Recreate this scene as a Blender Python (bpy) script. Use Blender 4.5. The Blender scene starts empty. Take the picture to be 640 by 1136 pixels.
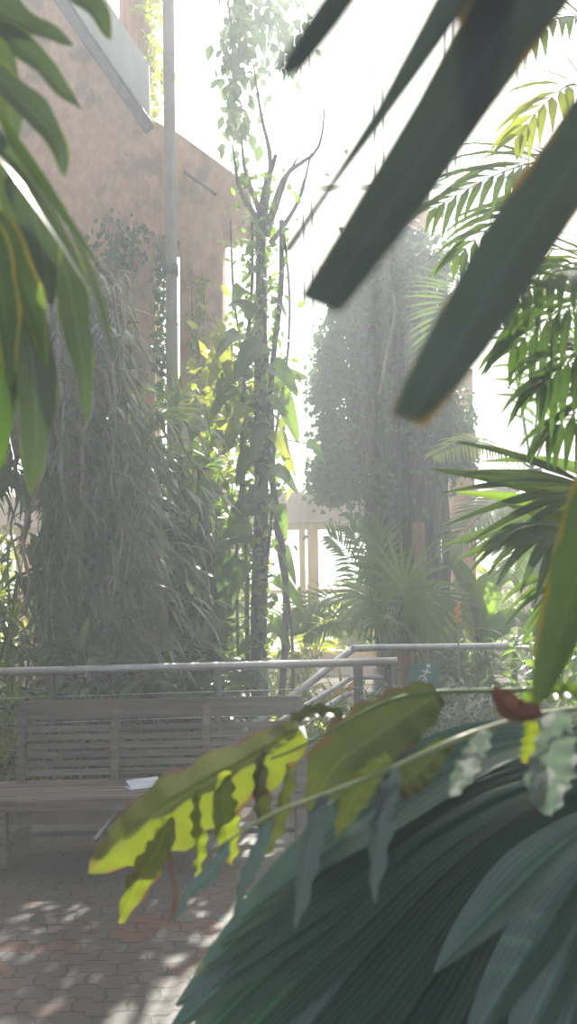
import bpy, math, random
from mathutils import Vector, Matrix
R = random.Random(11)
V = Vector
sc = bpy.context.scene
COL = sc.collection

# ------------------------------------------------------------------ camera
F, CX, HY, H, TH = 900.0, 320.0, 653.0, 1.5, math.radians(1.0)
CT, ST = math.cos(TH), math.sin(TH)


def P(px, py, Y):
    """point of the place seen at a pixel of the photograph, Y metres away"""
    a, b = px - CX, py - HY
    u, v = a * CT - b * ST, b * CT + a * ST
    return V((u / F * Y, Y, H - v / F * Y))


cam = bpy.data.objects.new('camera', bpy.data.cameras.new('camera'))
COL.objects.link(cam)
cam.matrix_world = Matrix.Translation((0, 0, H)) @ Matrix.Rotation(math.radians(90), 4, 'X') @ Matrix.Rotation(-TH, 4, 'Z')
cd = cam.data
cd.sensor_fit = 'VERTICAL'; cd.sensor_height = 36.0; cd.sensor_width = 36.0
cd.lens = F / 1136 * 36; cd.shift_y = (HY - 568) / 1136
cd.clip_start = 0.02; cd.clip_end = 200
cd.dof.use_dof = True; cd.dof.focus_distance = 5.2; cd.dof.aperture_fstop = 3.6
sc.camera = cam

# ------------------------------------------------------------------ mesh builder
class MB:
    def __init__(s): s.v = []; s.f = []; s.a = []

    def add(s, vs, fs, at=None):
        o = len(s.v); s.v += [tuple(x) for x in vs]
        s.f += [tuple(i + o for i in f) for f in fs]
        s.a += at if at else [(.5, .5, .5)] * len(vs)

    def box(s, c, sz, rot=None):
        c = V(c); M = rot or Matrix.Identity(3)
        vs = [c + M @ V((x * sz[0] / 2, y * sz[1] / 2, z * sz[2] / 2)) for x in (-1, 1) for y in (-1, 1) for z in (-1, 1)]
        b = R.random()
        s.add(vs, [(0, 1, 3, 2), (4, 6, 7, 5), (0, 4, 5, 1), (2, 3, 7, 6), (0, 2, 6, 4), (1, 5, 7, 3)], [(.5, .5, b)] * 8)

    def beam(s, a, b, w, h, up=(0, 0, 1)):
        a, b = V(a), V(b); d = b - a; L = d.length; d.normalize()
        u = V(up); sd = d.cross(u).normalized(); u = sd.cross(d)
        s.box((a + b) / 2, (L, w, h), Matrix((d, sd, u)).transposed())

    def prism(s, pts, off):
        n = len(pts); vs = [V(p) for p in pts] + [V(p) + V(off) for p in pts]
        s.add(vs, [tuple(range(n)), tuple(range(2 * n - 1, n - 1, -1))] + [(i, i + n, (i + 1) % n + n, (i + 1) % n) for i in range(n)])

    def tube(s, pts, rad, n=8, lump=0.0):
        pts = [V(p) for p in pts]; m = len(pts)
        rr = rad if hasattr(rad, '__len__') else [rad] * m
        t0 = (pts[1] - pts[0]).normalized()
        ref = V((0, 0, 1)) if abs(t0.z) < .9 else V((1, 0, 0))
        sd = t0.cross(ref).normalized()
        vs, at, fs = [], [], []; b = R.random()
        for i in range(m):
            t = (pts[min(i + 1, m - 1)] - pts[max(i - 1, 0)]).normalized()
            sd = (sd - t * sd.dot(t)).normalized(); u = t.cross(sd)
            for k in range(n):
                a = 2 * math.pi * k / n
                r = rr[i] * (1 + lump * (R.random() - .5))
                vs.append(pts[i] + (sd * math.cos(a) + u * math.sin(a)) * r)
                at.append((k / n, i / max(1, m - 1), b))
        for i in range(m - 1):
            for k in range(n):
                fs.append((i * n + k, i * n + (k + 1) % n, (i + 1) * n + (k + 1) % n, (i + 1) * n + k))
        fs.append(tuple(range(n - 1, -1, -1))); fs.append(tuple((m - 1) * n + k for k in range(n)))
        s.add(vs, fs, at)

    def ribbon(s, path, wf, nh, fold=.2, ac=2, wav=0.0, wfreq=9, rnd=None, twist=0.0, shift=0.0):
        """leaf blade along a path; wf(t) = half width; nh = rough normal"""
        path = [V(p) for p in path]; m = len(path); nh = V(nh)
        b = R.random() if rnd is None else rnd
        ph = R.random() * 6
        vs, at, fs = [], [], []
        for i in range(m):
            t = i / (m - 1)
            d = (path[min(i + 1, m - 1)] - path[max(i - 1, 0)]).normalized()
            sd = d.cross(nh)
            if sd.length < 1e-4: sd = d.cross(V((.3, .5, .7)))
            sd.normalize(); n = sd.cross(d)
            if twist:
                q = Matrix.Rotation(twist * t, 3, d); sd = q @ sd; n = q @ n
            w = wf(t)
            for k in range(ac + 1):
                x = -1 + 2 * k / ac
                off = n * (abs(x) * w * fold)
                if wav: off += n * (wav * abs(x) * math.sin(t * wfreq * 6.28 + ph + (1.3 if x > 0 else 0)))
                ww = w * (1 + (.10 * math.sin(t * wfreq * 6.28 + ph * 2 + x) if wav else 0))
                vs.append(path[i] + sd * (x * ww) + off)
                at.append(((x + 1) / 2, t, b))
        for i in range(m - 1):
            for k in range(ac):
                a = i * (ac + 1) + k
                fs.append((a, a + 1, a + ac + 2, a + ac + 1))
        s.add(vs, fs, at)

    def tiny(s, p, d, n, L, W):
        p, d = V(p), V(d).normalized(); sd = d.cross(V(n))
        if sd.length < 1e-4: sd = d.cross(V((.3, .5, .7)))
        sd.normalize(); n = sd.cross(d); b = R.random()
        m = p + d * L * .42 + n * W * .25
        s.add([p, m + sd * W / 2, p + d * L - n * L * .12, m - sd * W / 2], [(0, 1, 2), (0, 2, 3)],
              [(.5, 0, b), (1, .4, b), (.5, 1, b), (0, .4, b)])


ORI = {}


def build(name, mb, mat, parent=None, smooth=True, bevel=0, solid=0, origin=None):
    o3 = ORI[parent.name] if parent else V(origin if origin else (0, 0, 0))
    me = bpy.data.meshes.new(name)
    me.from_pydata([(x[0] - o3.x, x[1] - o3.y, x[2] - o3.z) for x in mb.v], [], mb.f)
    ca = me.color_attributes.new('luv', 'FLOAT_COLOR', 'POINT')
    buf = []
    for a in mb.a: buf += [a[0], a[1], a[2], 1.0]
    ca.data.foreach_set('color', buf)
    if smooth: me.polygons.foreach_set('use_smooth', [True] * len(me.polygons))
    me.update()
    o = bpy.data.objects.new(name, me); COL.objects.link(o)
    me.materials.append(mat)
    if parent: o.parent = parent
    else: o.location = o3
    ORI[o.name] = o3
    if bevel:
        b = o.modifiers.new('bevel', 'BEVEL'); b.width = bevel; b.segments = 2; b.limit_method = 'ANGLE'
    if solid:
        b = o.modifiers.new('thick', 'SOLIDIFY'); b.thickness = solid
    return o


def tag(o, label, cat, group=None, kind=None):
    o['label'] = label; o['category'] = cat
    if group: o['group'] = group
    if kind: o['kind'] = kind
    return o


def thing(name, label, cat, loc, group=None):
    o = bpy.data.objects.new(name, None); COL.objects.link(o); o.location = loc
    o.empty_display_size = .1
    ORI[o.name] = V(loc)
    return tag(o, label, cat, group)


def struct(name, mb, mat, parent=None, **k):
    o = build(name, mb, mat, parent, **k)
    if not parent: o['kind'] = 'structure'
    return o


# ------------------------------------------------------------------ materials
class NT:
    def __init__(s, name):
        s.m = bpy.data.materials.new(name); s.m.use_nodes = True
        s.t = s.m.node_tree; s.t.nodes.clear()
        s.out = s.t.nodes.new('ShaderNodeOutputMaterial')

    def n(s, typ, **k):
        x = s.t.nodes.new('ShaderNode' + typ)
        for a, b in k.items(): setattr(x, a, b)
        return x

    def l(s, a, b): s.t.links.new(a, b)

    def val(s, sock, v):
        if isinstance(v, bpy.types.NodeSocket): s.l(v, sock)
        else: sock.default_value = v

    def math(s, op, a, b=0.0, clamp=False):
        x = s.n('Math', operation=op); x.use_clamp = clamp
        s.val(x.inputs[0], a); s.val(x.inputs[1], b); return x.outputs[0]

    def mix(s, f, a, b):
        x = s.n('Mix', data_type='RGBA')
        s.val(x.inputs[0], f)
        s.val(x.inputs[6], (*a, 1) if isinstance(a, tuple) else a)
        s.val(x.inputs[7], (*b, 1) if isinstance(b, tuple) else b)
        return x.outputs[2]

    def ramp(s, v, a, b):
        x = s.n('MapRange'); x.interpolation_type = 'SMOOTHSTEP'
        s.val(x.inputs[0], v); x.inputs[1].default_value = a; x.inputs[2].default_value = b
        return x.outputs[0]

    def noise(s, scale, detail=3, vec=None, rough=.55):
        x = s.n('TexNoise'); x.inputs['Scale'].default_value = scale; x.inputs['Detail'].default_value = detail
        x.inputs['Roughness'].default_value = rough
        if vec: s.l(vec, x.inputs['Vector'])
        return x.outputs[0]

    def coord(s): return s.n('TexCoord').outputs['Object']


def leafmat(name, c1, c2, tr, trans=.45, rough=.35, edge=None, edge_amt=0.0, tip=None, tip_from=.8, spot=None, spot_at=.62,
            streak=0.0, rib=.25, spec=.5):
    """leaf green varying from leaf to leaf, lighter midrib, coloured edge / tip / blotches, glossy face, light passing through"""
    t = NT(name)
    at = t.n('Attribute', attribute_name='luv')
    sep = t.n('SeparateColor'); t.l(at.outputs['Color'], sep.inputs[0])
    r, g, b = sep.outputs[0], sep.outputs[1], sep.outputs[2]
    ax = t.math('MULTIPLY', t.math('ABSOLUTE', t.math('SUBTRACT', r, .5)), 2.0)
    nz = t.noise(14, 3, t.coord())
    col = t.mix(b, c1, c2)
    tcol = t.mix(b, tr, tuple(x * .62 for x in tr))
    var = t.ramp(nz, .3, .75)
    dark = t.mix(.35, (0, 0, 0), col)
    col = t.mix(t.math('MULTIPLY', var, .45), col, dark)
    masks = []
    if rib:
        masks.append((t.math('MULTIPLY', t.math('SUBTRACT', 1.0, t.ramp(ax, .02, .10)), rib), tuple(min(1, x * 2.6 + .03) for x in c2), tr))
    if streak:   # fine lighter lengthwise streaks
        w = t.math('SINE', t.math('MULTIPLY', r, 60.0))
        masks.append((t.math('MULTIPLY', t.ramp(w, .3, 1.0), streak), tuple(min(1, x * 2.0 + .02) for x in c2), tr))
    if spot:
        n2 = t.noise(22, 4, t.coord(), .65)
        masks.append((t.ramp(n2, spot_at, spot_at + .08), spot, tuple(x * .8 for x in spot)))
    if edge:
        e = t.ramp(t.math('ADD', ax, t.math('MULTIPLY', t.math('SUBTRACT', nz, .5), .9)), 1.0 - edge_amt, 1.0 - edge_amt * .35)
        masks.append((e, edge, edge))
    if tip:
        e = t.ramp(t.math('ADD', g, t.math('MULTIPLY', t.math('SUBTRACT', nz, .5), .4)), tip_from, tip_from + .12)
        masks.append((e, tip, tip))
    for f, c, cc in masks:
        col = t.mix(f, col, c); tcol = t.mix(f, tcol, cc)
    p = t.n('BsdfPrincipled')
    t.l(col, p.inputs['Base Color']); p.inputs['Roughness'].default_value = rough
    p.inputs['Specular IOR Level'].default_value = spec
    tl = t.n('BsdfTranslucent'); t.l(tcol, tl.inputs['Color'])
    mx = t.n('MixShader'); mx.inputs[0].default_value = trans
    t.l(p.outputs[0], mx.inputs[1]); t.l(tl.outputs[0], mx.inputs[2])
    t.l(mx.outputs[0], t.out.inputs['Surface'])
    return t.m


def solidmat(name, c1, c2, rough=.7, scale=6, stretch=(1, 1, 1), bump=.3, metal=0.0, detail=5, c3=None, per=0.0):
    t = NT(name)
    mp = t.n('Mapping'); t.l(t.coord(), mp.inputs[0]); mp.inputs['Scale'].default_value = stretch
    nz = t.noise(scale, detail, mp.outputs[0], .6)
    col = t.mix(t.ramp(nz, .3, .7), c1, c2)
    if c3:
        n2 = t.noise(scale * .35, 4, mp.outputs[0], .6)
        col = t.mix(t.ramp(n2, .52, .66), col, c3)
    if per:
        at = t.n('Attribute', attribute_name='luv'); sep = t.n('SeparateColor'); t.l(at.outputs['Color'], sep.inputs[0])
        col = t.mix(t.math('MULTIPLY', sep.outputs[2], per), col, tuple(x * .35 for x in c1))
    p = t.n('BsdfPrincipled'); t.l(col, p.inputs['Base Color'])
    p.inputs['Roughness'].default_value = rough; p.inputs['Metallic'].default_value = metal
    if bump:
        bp = t.n('Bump'); bp.inputs['Strength'].default_value = bump; bp.inputs['Distance'].default_value = .02
        t.l(nz, bp.inputs['Height']); t.l(bp.outputs[0], p.inputs['Normal'])
    t.l(p.outputs[0], t.out.inputs['Surface'])
    return t.m


def glassmat():
    t = NT('clear_glass')
    tr = t.n('BsdfTransparent'); tr.inputs[0].default_value = (.97, .98, .97, 1)
    gl = t.n('BsdfGlossy'); gl.inputs['Roughness'].default_value = .02
    mx = t.n('MixShader'); mx.inputs[0].default_value = .05
    t.l(tr.outputs[0], mx.inputs[1]); t.l(gl.outputs[0], mx.inputs[2]); t.l(mx.outputs[0], t.out.inputs[0])
    return t.m


def pavingmat():
    t = NT('interlocking_pavers')
    sp = t.n('SeparateXYZ'); t.l(t.coord(), sp.inputs[0])
    x, y = sp.outputs[0], sp.outputs[1]
    # zig-zag sided pavers: rows bent by a triangle wave
    tri = t.math('PINGPONG', t.math('ADD', x, 20.0), .10)
    y2 = t.math('ADD', y, t.math('MULTIPLY', t.ramp(tri, .042, .058), .035))
    triy = t.math('PINGPONG', t.math('ADD', y, 20.0), .05)
    x2 = t.math('ADD', x, t.math('MULTIPLY', triy, .30))
    cb = t.n('CombineXYZ'); t.l(x2, cb.inputs[0]); t.l(y2, cb.inputs[1])
    br = t.n('TexBrick'); t.l(cb.outputs[0], br.inputs[0])
    br.offset = .5; br.squash = 1
    br.inputs['Color1'].default_value = (0, 0, 0, 1); br.inputs['Color2'].default_value = (1, 1, 1, 1)
    br.inputs['Mortar'].default_value = (.5, .5, .5, 1)
    br.inputs['Scale'].default_value = 1; br.inputs['Brick Width'].default_value = .20; br.inputs['Row Height'].default_value = .10
    br.inputs['Mortar Size'].default_value = .006; br.inputs['Mortar Smooth'].default_value = .3; br.inputs['Bias'].default_value = 0
    bw = t.n('RGBToBW'); t.l(br.outputs['Color'], bw.inputs[0])
    n1 = t.noise(35, 5, t.coord(), .6); n2 = t.noise(1.1, 3, t.coord())
    grey = t.mix(n1, (.06, .055, .058), (.13, .12, .12))
    red = t.mix(n1, (.11, .05, .04), (.22, .11, .085))
    isred = t.math('MULTIPLY', t.ramp(bw.outputs[0], .35, .75), t.ramp(n2, .38, .6))
    col = t.mix(isred, grey, red)
    col = t.mix(br.outputs['Fac'], col, (.035, .035, .033))
    p = t.n('BsdfPrincipled'); t.l(t.mix(.25, col, (.02, .02, .022)), p.inputs['Base Color'])
    t.l(t.ramp(n1, .1, 1.3), p.inputs['Roughness']); p.inputs['Roughness'].default_value = .5
    rg = t.math('ADD', t.math('MULTIPLY', n1, .4), .22); t.l(rg, p.inputs['Roughness'])
    hgt = t.math('SUBTRACT', t.math('MULTIPLY', n1, .12), br.outputs['Fac'])
    bp = t.n('Bump'); bp.inputs['Strength'].default_value = .8; bp.inputs['Distance'].default_value = .008
    t.l(hgt, bp.inputs['Height']); t.l(bp.outputs[0], p.inputs['Normal'])
    t.l(p.outputs[0], t.out.inputs[0])
    return t.m


M = dict(
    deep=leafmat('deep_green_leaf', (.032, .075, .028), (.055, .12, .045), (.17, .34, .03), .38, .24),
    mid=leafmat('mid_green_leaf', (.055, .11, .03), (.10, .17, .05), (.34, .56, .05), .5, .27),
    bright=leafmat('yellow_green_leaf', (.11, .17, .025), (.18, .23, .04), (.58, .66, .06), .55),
    grey=leafmat('grey_green_leaf', (.07, .11, .075), (.13, .17, .12), (.22, .34, .10), .35, .2),
    shiny=leafmat('shiny_leaf', (.10, .13, .09), (.17, .19, .14), (.3, .4, .12), .3, .14, spec=.8),
    ivy=leafmat('ivy_leaf', (.04, .09, .05), (.08, .14, .07), (.16, .30, .10), .28, .4, rib=0),
    palm=leafmat('palm_leaflet', (.06, .12, .035), (.11, .18, .06), (.27, .45, .07), .36, .3),
    fan=leafmat('fan_palm_leaf', (.018, .075, .058), (.036, .115, .085), (.06, .16, .06), .15, .33, spec=1.0, streak=.35, rib=.5,
                tip=(.5, .45, .05), tip_from=.97),
    strap=leafmat('dark_strap_leaf', (.082, .088, .098), (.090, .100, .100), (.05, .09, .06), .2, .5, edge=(.25, .16, .03), edge_amt=.06,
                  tip=(.28, .20, .05), tip_from=.99, rib=.15),
    rubber=leafmat('broad_hanging_leaf', (.08, .115, .085), (.105, .145, .10), (.15, .24, .06), .2, .28, edge=(.28, .34, .05), edge_amt=.05,
                   tip=(.5, .42, .08), tip_from=.97, rib=.3),  # base greyed and lightened: haze over these near leaves put into the colour
    blade=leafmat('green_blade_leaf', (.06, .10, .05), (.085, .125, .055), (.14, .25, .04), .22, .4, edge=(.25, .20, .03), edge_amt=.08, rib=.15),
    limey=leafmat('lime_hanging_leaf', (.09, .16, .045), (.12, .20, .05), (.24, .42, .04), .38, .3, edge=(.50, .44, .05), edge_amt=.2, tip=(.5, .4, .1), tip_from=.96),
    ginger=leafmat('yellowing_leaf', (.11, .15, .03), (.15, .18, .035), (.36, .46, .02), .38, .32, edge=(.17, .10, .04), edge_amt=.06,
                   tip=(.5, .38, .08), tip_from=.93, spot=(.17, .12, .05), spot_at=.60, rib=.3),
    olive=leafmat('olive_leaf', (.06, .085, .03), (.085, .11, .035), (.13, .17, .03), .25, .4, edge=(.13, .08, .03), edge_amt=.08, spot=(.2, .13, .06), spot_at=.63),
    pale=leafmat('mottled_pale_leaf', (.15, .185, .185), (.19, .22, .215), (.2, .3, .2), .3, .35, spot=(.42, .44, .42), spot_at=.5),
    blue=leafmat('blue_green_leaf', (.085, .11, .13), (.11, .14, .155), (.09, .17, .14), .15, .35),
    redleaf=leafmat('red_brown_leaf', (.11, .035, .02), (.14, .05, .03), (.18, .06, .03), .2, .4),
    orange=leafmat('orange_petal', (.65, .22, .03), (.75, .34, .05), (.9, .4, .05), .5, .5, rib=0),
    stemg=solidmat('green_stem', (.10, .17, .06), (.16, .24, .09), .4, 20, (1, 1, .2), .1),
    pstem=solidmat('pale_green_stem', (.20, .25, .12), (.27, .31, .17), .4, 20, (1, 1, .2), .1),
    bark=solidmat('grey_brown_bark', (.10, .075, .065), (.19, .15, .13), .9, 9, (3, 3, .4), .8),
    barkd=solidmat('dark_vine_bark', (.050, .044, .052), (.10, .088, .098), .9, 11, (3, 3, .4), .8),
    barkr=solidmat('red_brown_bark', (.19, .10, .07), (.30, .17, .12), .9, 9, (3, 3, .4), .7),
    root=solidmat('pale_aerial_root', (.20, .18, .155), (.32, .29, .25), .85, 14, (1, 1, .3), .3),
    dry=solidmat('dry_brown_strand', (.22, .11, .05), (.34, .18, .09), .9, 14),
    conc=solidmat('beige_rough_render', (.46, .29, .19), (.60, .40, .27), .95, 9, (1, 1, .7), .7, c3=(.33, .23, .17)),
    cream=solidmat('cream_painted_wood', (.50, .43, .22), (.60, .52, .30), .7, 5, (3, 3, .4), .15),
    lint=solidmat('grey_concrete', (.25, .235, .22), (.33, .31, .29), .9, 4, bump=.3),
    steel=solidmat('galvanised_steel', (.42, .42, .44), (.55, .55, .57), .38, 12, (1, 1, 1), .05, .7),
    dsteel=solidmat('dark_grey_steel', (.08, .08, .085), (.13, .13, .135), .5, 12, (1, 1, 1), .05, .3),
    white=solidmat('white_painted_steel', (.72, .73, .72), (.8, .8, .79), .5, 6, bump=.05),
    panel=solidmat('grey_roof_panel', (.40, .40, .39), (.5, .5, .49), .5, 3, (1, .3, .3), .1),
    wood=solidmat('weathered_teak', (.135, .110, .098), (.23, .19, .17), .75, 7, (.35, 5, 5), .35, per=.45),
    kerb=solidmat('dark_stone_kerb', (.055, .055, .055), (.10, .10, .095), .8, 9),
    soil=solidmat('dark_soil', (.045, .035, .028), (.09, .07, .05), .95, 5, bump=.9),
    lawn=solidmat('pale_outdoor_ground', (.32, .36, .20), (.42, .44, .28), .95, 2, bump=.3),
    plaster=solidmat('pale_plaster', (.38, .35, .31), (.45, .42, .38), .95, 2, bump=.1),
    teal=solidmat('teal_sign_board', (.012, .17, .17), (.02, .20, .19), .4, 3, bump=.02),
    sgn=solidmat('white_sign_paint', (.75, .78, .76), (.8, .82, .8), .5, 3, bump=0),
    paper=solidmat('pale_blue_paper', (.50, .55, .75), (.75, .76, .84), .6, 9, bump=.05),
    glass=glassmat(), pave=pavingmat())

Z = V((0, 0, 1))
CAMN = V((0, -1, 0))


def rv(s=1.0): return V((R.uniform(-s, s), R.uniform(-s, s), R.uniform(-s, s)))


def arc(p, d, L, droop, n=5):
    p = V(p); d = V(d).normalized(); pts = [p.copy()]
    for i in range(n):
        d = (d + V((0, 0, -droop / n))).normalized(); p = p + d * (L / n); pts.append(p.copy())
    return pts


def lance(w, e=.6): return lambda t: w * max(.02, math.sin(math.pi * min(1, t ** e)) if t < 1 else 0)


def ovate(w): return lambda t: w * max(.02, (math.sin(math.pi * t ** .62)) ** .8 if 0 < t < 1 else 0)


def heart(w): return lambda t: w * max(.03, (1 - t) ** .75 * (min(1, t * 5 + .45)) * 1.05)


def spline(pts, n):
    pts = [V(p) for p in pts]; out = []
    m = len(pts) - 1
    for j in range(n + 1):
        u = j / n * m; i = min(int(u), m - 1); f = u - i
        a, b, c, d = pts[max(i - 1, 0)], pts[i], pts[i + 1], pts[min(i + 2, m)]
        out.append(.5 * ((2 * b) + (c - a) * f + (2 * a - 5 * b + 4 * c - d) * f * f + (3 * b - a - 3 * c + d) * f ** 3))
    return out


def lerpw(ws):
    def f(t):
        u = t * (len(ws) - 1); i = min(int(u), len(ws) - 2); k = u - i
        return ws[i] * (1 - k) + ws[i + 1] * k
    return f


def pinnate(lm, rm, path, n, L, W, nh, ang=60, droop=.5, rr=.006, seg=4, start=.12, fold=.25, two=1):
    path = spline(path, 18); m = len(path) - 1
    rm.tube(path, [rr * (1 - .8 * i / m) for i in range(m + 1)], 6)
    for k in range(n):
        t = start + (1 - start) * (k + .5) / n
        u = t * m; i = min(int(u), m - 1); p = path[i].lerp(path[i + 1], u - i)
        d = (path[i + 1] - path[i]).normalized(); sd = d.cross(V(nh)).normalized(); nn = sd.cross(d)
        a = math.radians(ang * (1 - .45 * t))
        l = L * (math.sin(math.pi * (.12 + .82 * t)) ** .6) * R.uniform(.9, 1.08)
        for s in (-1, 1):
            q = d * math.cos(a) + sd * s * math.sin(a) + nn * .25 + rv(.06)
            pa = arc(p, q, l, droop * R.uniform(.7, 1.3), seg)
            lm.ribbon(pa, lance(W / 2, .55), nn + rv(.15), fold, 2)


def fanleaf(lm, hub, d, nh, n, L, spread, droop, joined=.5, fold=.5, jit=.03, seg=9, wk=1.0):
    """pleated palmate leaf: folded segments fused near the hub, free towards their tips"""
    hub, d = V(hub), V(d).normalized(); sd = d.cross(V(nh)).normalized(); nn = sd.cross(d)
    st = spread / n
    for k in range(n):
        a = -spread / 2 + st * (k + .5)
        q = d * math.cos(a) + sd * math.sin(a) + nn * R.uniform(-jit, jit)
        l = L * (1 - .18 * abs(a) / (spread / 2)) * R.uniform(.95, 1.05)
        pa = arc(hub, q, l, droop * R.uniform(.9, 1.1), seg)
        wj = math.tan(st / 2) * l * joined * 1.12 * wk
        lm.ribbon(pa, (lambda t, wj=wj: wj * (t / joined if t < joined else max(.03, 1 - (t - joined) / (1 - joined)) ** .8) + .001), nn, fold, 2)


# ------------------------------------------------------------------ setting
m = MB(); m.box((0, .65, -.06), (18, 8.7, .12)); struct('floor', m, M['pave'], smooth=False)
m = MB(); m.box((0, 5.08, -.015), (18, .16, .09)); struct('trim_1', m, M['kerb'], smooth=False, bevel=.01)
# planting bed, gently lumpy
m = MB(); nx, ny = 40, 24
vs = [V((-9 + 18 * i / nx, 5.15 + 9.2 * j / ny, .02 + .05 * R.random() if j else -.05)) for j in range(ny + 1) for i in range(nx + 1)]
m.add(vs, [(j * (nx + 1) + i, j * (nx + 1) + i + 1, (j + 1) * (nx + 1) + i + 1, (j + 1) * (nx + 1) + i) for j in range(ny) for i in range(nx)])
struct('ground', m, M['soil'])
m = MB(); m.box((0, 44, -.2), (120, 60, .1)); struct('ground_outside', m, M['lawn'], smooth=False)
m = MB(); m.box((-9.1, 5.5, 4), (.2, 18.4, 8.4)); struct('wall_left', m, M['plaster'], smooth=False)
m = MB(); m.box((9.1, 5.5, 4), (.2, 18.4, 8.4)); struct('wall_right', m, M['plaster'], smooth=False)
m = MB(); m.box((0, -3.8, .45), (18.4, .2, .9)); struct('wall_rear', m, M['plaster'], smooth=False)  # unseen wall, cut low so sky fill enters from behind

m = MB(); m.box((0, 1.1, 8.3), (18.4, 9.9, .2)); struct('ceiling_sky_block', m, M['plaster'], smooth=False)  # opaque roof added out of view to block overhead sky light

# beige rendered gable wall with a sloping top, two legs and a tall slot between them
YW = 9.0
pp = [(-420, -330), (55, -25), (162, 128), (200, 148), (276, 204), (284, 250), (247, 257), (247, 812), (199, 812), (199, 268), (172, 268), (172, 812), (66, 812), (66, 440), (-420, 440)]
m = MB(); m.prism([P(x, y, YW) for x, y in pp], (0, .45, 0)); struct('wall_gable', m, M['conc'], smooth=False, bevel=.02)
# sloping eave: dark stringer and a grey panel beside it
m = MB(); m.beam(P(-120, -270, 8.75), P(166, 143, 8.75), .12, .10, (0, -1, 0)); m.beam(P(-105, -265, 8.7), P(168, 137, 8.7), .03, .06, (0, -1, 0))
struct('trim_2', m, M['dsteel'], smooth=False, bevel=.008)
m = MB(); m.prism([P(-100, -264, 8.9), P(-75, -300, 8.9), P(165, 72, 8.9), P(166, 136, 8.9)], (0, .06, 0)); struct('trim_3', m, M['panel'], smooth=False)
m = MB(); m.beam(P(204, 190, 8.94), P(240, 216, 8.94), .02, .03, (0, -1, 0)); struct('trim_4', m, M['dsteel'], smooth=False)
# thin steel post in front of the slot
pb = P(194, 800, 8.6); pb.z = 0
m = MB(); m.tube([pb, P(190, 300, 8.6), P(187, 40, 8.6), P(186, -150, 8.6)], .062, 12)
o = thing('pipe_post', 'slim grey pipe post rising in front of the slot in the beige wall', 'post', pb)
build('pipe', m, M['lint'], o)
m = MB(); m.tube([P(190, 300, 8.6) + V((0, 0, -.06)), P(190, 300, 8.6) + V((0, 0, .06))], .075, 12); build('collar', m, M['dsteel'], o)

# glazed back wall, bay by bay
YG = 13.6
xs = [-9, -6.5, -4.4, -2.3, -1.0, .33, 1.55, 2.75, 3.95, 5.6, 7.3, 9]
SILL, HEAD, TOP = .35, 2.58, 13.2
for i in range(len(xs) - 1):
    x0, x1 = xs[i], xs[i + 1]
    w = bpy.data.objects.new('window_%d' % (i + 1), None); COL.objects.link(w); w.location = ((x0 + x1) / 2, YG, SILL)
    ORI[w.name] = V(w.location); w['kind'] = 'structure'
    fm = MB(); gm = MB()
    for zz in (SILL + .05, 1.45, HEAD - .05): fm.box(((x0 + x1) / 2, YG, zz), (x1 - x0, .12, .1 if zz != 1.45 else .07))
    fm.box((x0 + .09, YG, (SILL + HEAD) / 2), (.18, .16, HEAD - SILL)); fm.box((x1 - .09, YG, (SILL + HEAD) / 2), (.10, .14, HEAD - SILL))
    gm.box(((x0 + x1) / 2, YG, (SILL + HEAD) / 2), (x1 - x0 - .3, .012, HEAD - SILL - .2))
    build('window_frame', fm, M['cream'], w, False, .008); build('pane', gm, M['glass'], w, False)
    w = bpy.data.objects.new('window_%d' % (i + 21), None); COL.objects.link(w); w.location = ((x0 + x1) / 2, YG, HEAD + .5)
    ORI[w.name] = V(w.location); w['kind'] = 'structure'
    fm = MB(); gm = MB()
    for xx in (x0 + .025, x0 + .17): fm.box((xx, YG, (HEAD + .5 + TOP) / 2), (.03, .10, TOP - HEAD - .5))
    for zz in (HEAD + .55, 8.2, TOP - .05): fm.box(((x0 + x1) / 2, YG, zz), (x1 - x0, .08, .06))
    gm.box(((x0 + x1) / 2, YG, (HEAD + .5 + TOP) / 2), (x1 - x0 - .06, .012, TOP - HEAD - .6))
    build('window_frame', fm, M['white'], w, False); build('pane', gm, M['glass'], w, False)
m = MB(); m.box((0, YG - .05, HEAD + .25), (18, .5, .5)); struct('beam_1', m, M['lint'], smooth=False, bevel=.02)
m = MB(); m.box((0, YG, SILL / 2 - .03), (18, .3, SILL + .06)); struct('wall_back', m, M['plaster'], smooth=False)
# beige wall piers behind the ivy-clad tree
for i, (a, b, t) in enumerate(((449, 474, 215), (496, 522, 412))):
    m = MB(); q0, q1 = P(a, t, 12.6), P(b, t, 12.6); zt = q0.z
    m.box(((q0.x + q1.x) / 2, 12.6, zt / 2), (q1.x - q0.x, .35, zt)); struct('column_%d' % (i + 1), m, M['conc'], smooth=False, bevel=.03)

# ------------------------------------------------------------------ bench
BZ = math.radians(1.4)
bo = V((-1.63, 4.9, 0)); bx = V((math.cos(BZ), math.sin(BZ), 0)); by = V((math.sin(BZ), -math.cos(BZ), 0))
BR = Matrix((bx, -by, Z)).transposed()
BL, SH = 1.70, .385
bench = thing('slatted_bench', 'long weathered wooden slatted bench standing on the paving before the handrail', 'bench', bo + bx * BL / 2)


def bp_(x, y, z): return bo + bx * x + by * y + Z * z


def bbox(name, lo, hi, parent=bench, tilt=0, bev=.006):
    m = MB(); c = [(a + b) / 2 for a, b in zip(lo, hi)]; s = [b - a for a, b in zip(lo, hi)]
    m.box(bp_(*c), s, BR @ Matrix.Rotation(tilt, 3, 'X')); return build(name, m, M['wood'], parent, False, bev)


def back_y(z): return .02 + .09 * (1 - (z - SH) / .47)       # the back leans away


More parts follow.
